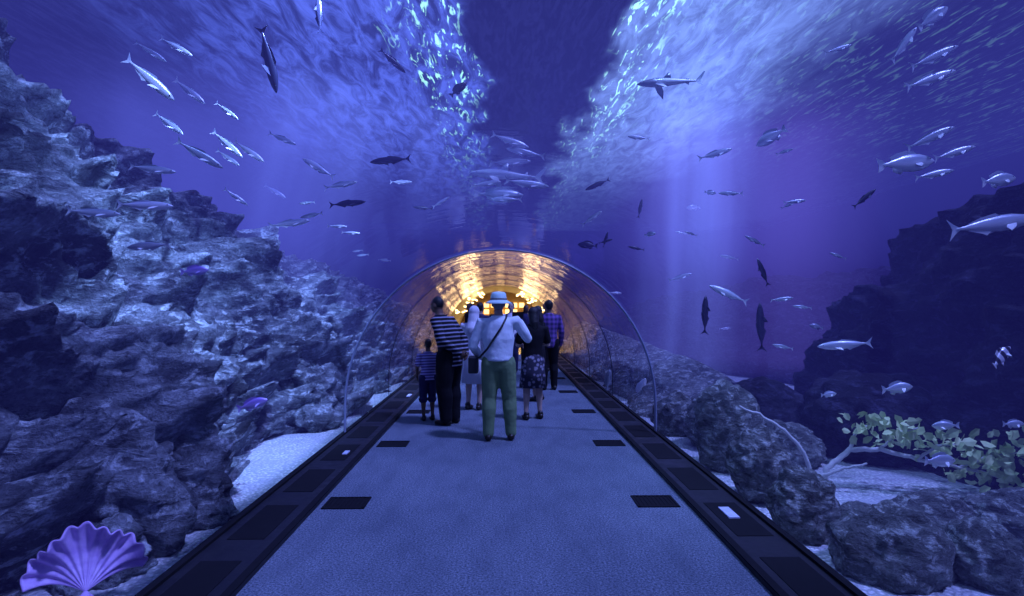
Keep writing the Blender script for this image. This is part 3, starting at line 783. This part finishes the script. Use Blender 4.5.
    if hatm:
        mb = MB()
        prof = [(.165, -.012), (.13, .012), (.098, .03), (.095, .06), (.09, .10), (.075, .122), (.03, .13)]
        rings = [mb.ring(hd + Vector((0, -.01, .015 + z)), Vector((r, 0, 0)), Vector((0, r * 1.12, 0)), 28) for r, z in prof]
        for a, b in zip(rings, rings[1:]): mb.bridge(a, b, 28)
        mb.fan(hd + Vector((0, -.01, .147)), rings[-1], 28, True)
        o = mb.obj('hat', hatm, e, fixn=True); sd = o.modifiers.new('s', 'SOLIDIFY'); sd.thickness = .004
        mb = MB(); rr = [mb.ring(hd + Vector((0, -.01, z)), Vector((r, 0, 0)), Vector((0, r * 1.12, 0)), 28) for r, z in ((.1005, .045), (.0985, .066))]
        mb.bridge(rr[0], rr[1], 28); mb.obj('hat_band', M_hairg, e)
    # hands
    for s in 'lr':
        c = J['w' + s]; d = (c - J['e' + s]).normalized()
        inward = Vector((1 if s == 'l' else -1, 0.3, 0))
        hand(e, 'hand_' + s, c, d, inward, 1 if s == 'l' else -1, skin, curl)
    return e, J

# man with hat (centre), photographing
e, J = person('man_in_bucket_hat', (-.03, 7.46, 0), 0, 1.76, SK1, M_shirtb, M_green,
    dict(head=(.0, .03, 1.63), er=(.36, .10, 1.20), wr=(.27, .27, 1.40), el=(-.31, .02, 1.12), wl=(-.22, .22, .98), al=(-.12, -.01, .09), ar=(.15, .03, .09), kr=(.13, .04, .5), kl=(-.11, .03, .5), sl=(-.20, 0, 1.41), sr=(.205, 0, 1.425)),
    fat=1.18, hair=M_hairg, hatm=M_hat, hem=.95, curl=.9, baggy=.038)
mb = MB(); mb.box((.17, .30, 1.44), (.31, .335, 1.53)); mb.chain([(.24, .335, 1.485), (.24, .38, 1.485)], [.03, .028], 12); mb.obj('camera', M_black, e, False)
# shoulder bag & strap
mb = MB(); mb.box((-.36, -.06, .80), (-.24, .16, 1.0)); o = mb.obj('shoulder_bag', M_bag, e, False); bv = o.modifiers.new('b', 'BEVEL'); bv.width = .02; bv.segments = 3
mb = MB(); pts = [(.10, .02, 1.50), (.09, -.07, 1.46), (.04, -.142, 1.36), (-.04, -.162, 1.24), (-.13, -.150, 1.10), (-.22, -.10, 1.0), (-.28, -.04, .98)]
mb.chain(pts, [.013] * 7, 8); mb.obj('bag_strap', M_bag, e)

# striped-shirt man, leaning forward, hands behind his back
person('man_in_striped_shirt', (-.70, 8.5, 0), math.radians(62), 1.78, SK2, M_str, M_blk,
    dict(pel=(0, -.02, .95), chest=(0, .06, 1.27), neck=(0, .15, 1.47), head=(0, .21, 1.60), sl=(-.19, .11, 1.39), sr=(.19, .11, 1.39),
         el=(-.27, -.06, 1.13), wl=(-.08, -.20, .97), er=(.27, -.06, 1.13), wr=(.07, -.21, .95), kl=(-.1, .03, .5), kr=(.1, .02, .5)),
    fat=1.3, hairstyle='stubble', hem=.78, baggy=.055)
# child
person('child', (-1.03, 8.8, 0), math.radians(25), 1.14, SK2, M_strc, M_navy, dict(chest=(0, .0, 1.26), head=(0, .02, 1.65), el=(-.24, .02, 1.15), wl=(-.2, .14, .95)), sleeves='short', legs='short', hem=.88)
# woman in white
person('woman_in_white', (-.42, 9.7, 0), math.radians(-20), 1.62, SK3, M_white, M_white, dict(wl=(-.14, .2, 1.1), el=(-.26, 0, 1.14)), skirt=(.45, .22), legs='none', scarf=M_white, female=True, hem=.8)
# woman in printed skirt
person('woman_in_printed_skirt', (.46, 8.85, 0), math.radians(15), 1.6, SK3, M_blk, M_print, dict(al=(-.12, -.01, .09), ar=(.12, .03, .09), wl=(-.12, .22, 1.15), el=(-.24, .02, 1.15), er=(.25, .02, 1.15), wr=(.14, .22, 1.2)),
       skirt=(.5, .21), legs='none', hairstyle='long', female=True, sleeves='short', hem=.86)
# man in plaid
person('man_in_plaid_shirt', (.93, 12.0, 0), math.radians(10), 1.74, SK2, M_plaid, M_blk, dict(wl=(-.15, .22, 1.3), el=(-.26, .04, 1.16)), hem=.82)
person('woman_in_dark_dress', (.62, 10.6, 0), math.radians(60), 1.62, SK1, M_blk, M_blk, {}, skirt=(.3, .22), legs='none', hairstyle='long', female=True)
person('visitor', (-.45, 13.5, 0), math.radians(-30), 1.7, SK1, M_navy, M_blk, {})
person('visitor', (.25, 15.0, 0), math.radians(170), 1.72, SK3, M_white, M_navy, {})
person('visitor', (-.1, 17.5, 0), math.radians(20), 1.68, SK2, M_blk, M_blk, {}, hairstyle='long', female=True)
person('visitor', (-.85, 17.0, 0), math.radians(120), 1.72, SK2, M_blk, M_navy, {})
person('visitor', (.75, 18.5, 0), math.radians(200), 1.66, SK2, M_navy, M_blk, {}, hairstyle='long', female=True)
person('visitor', (1.15, 15.5, 0), math.radians(75), 1.75, SK1, M_blk, M_blk, {})

# ------------------------------------------------------------------ light & camera
def sun(name, d, energy, col, ang):
    l = bpy.data.lights.new(name, 'SUN'); l.energy = energy; l.color = col; l.angle = math.radians(ang)
    o = bpy.data.objects.new(name, l); scene.collection.objects.link(o)
    o.rotation_euler = Vector(d).to_track_quat('-Z', 'Y').to_euler(); o.location = (0, 0, 12)
sun('sun_skylight', (-.45, .28, -1), 8.0, (.27, .33, 1.0), 6)
def spot(loc, aim, energy, ang, col=(.26, .42, 1)):  # added spots with no visible fixture, to brighten the rocks
    l = bpy.data.lights.new('rock_fill_spot', 'SPOT'); l.energy = energy; l.color = col; l.spot_size = math.radians(ang); l.spot_blend = .9; l.shadow_soft_size = .05
    o = bpy.data.objects.new('rock_fill_spot', l); scene.collection.objects.link(o); o.location = loc
    o.rotation_euler = (Vector(aim) - Vector(loc)).to_track_quat('-Z', 'Y').to_euler()
spot((-1.2, 6.0, 5.6), (-3.6, 7.2, 1.9), 4500, 62)
spot((-1.4, 3.0, 5.6), (-3.8, 5.2, 2.9), 1200, 50)
spot((-1.2, 10.5, 5.6), (-3.2, 12, 1.5), 3500, 70)
spot((1.6, 5.5, 5.6), (3.2, 5.6, 0), 700, 60)

w = bpy.data.worlds.new('world'); scene.world = w; w.use_nodes = True
w.node_tree.nodes['Background'].inputs[0].default_value = (.05, .06, .3, 1); w.node_tree.nodes['Background'].inputs[1].default_value = .3

cam = bpy.data.cameras.new('camera'); cam.sensor_width = 36; cam.lens = 620 / 1024 * 36; cam.clip_start = .05; cam.clip_end = 200
co = bpy.data.objects.new('camera', cam); scene.collection.objects.link(co); scene.camera = co
co.location = (0, 0, 1.6); co.rotation_euler = (math.radians(90.83), 0, math.radians(-1.02))
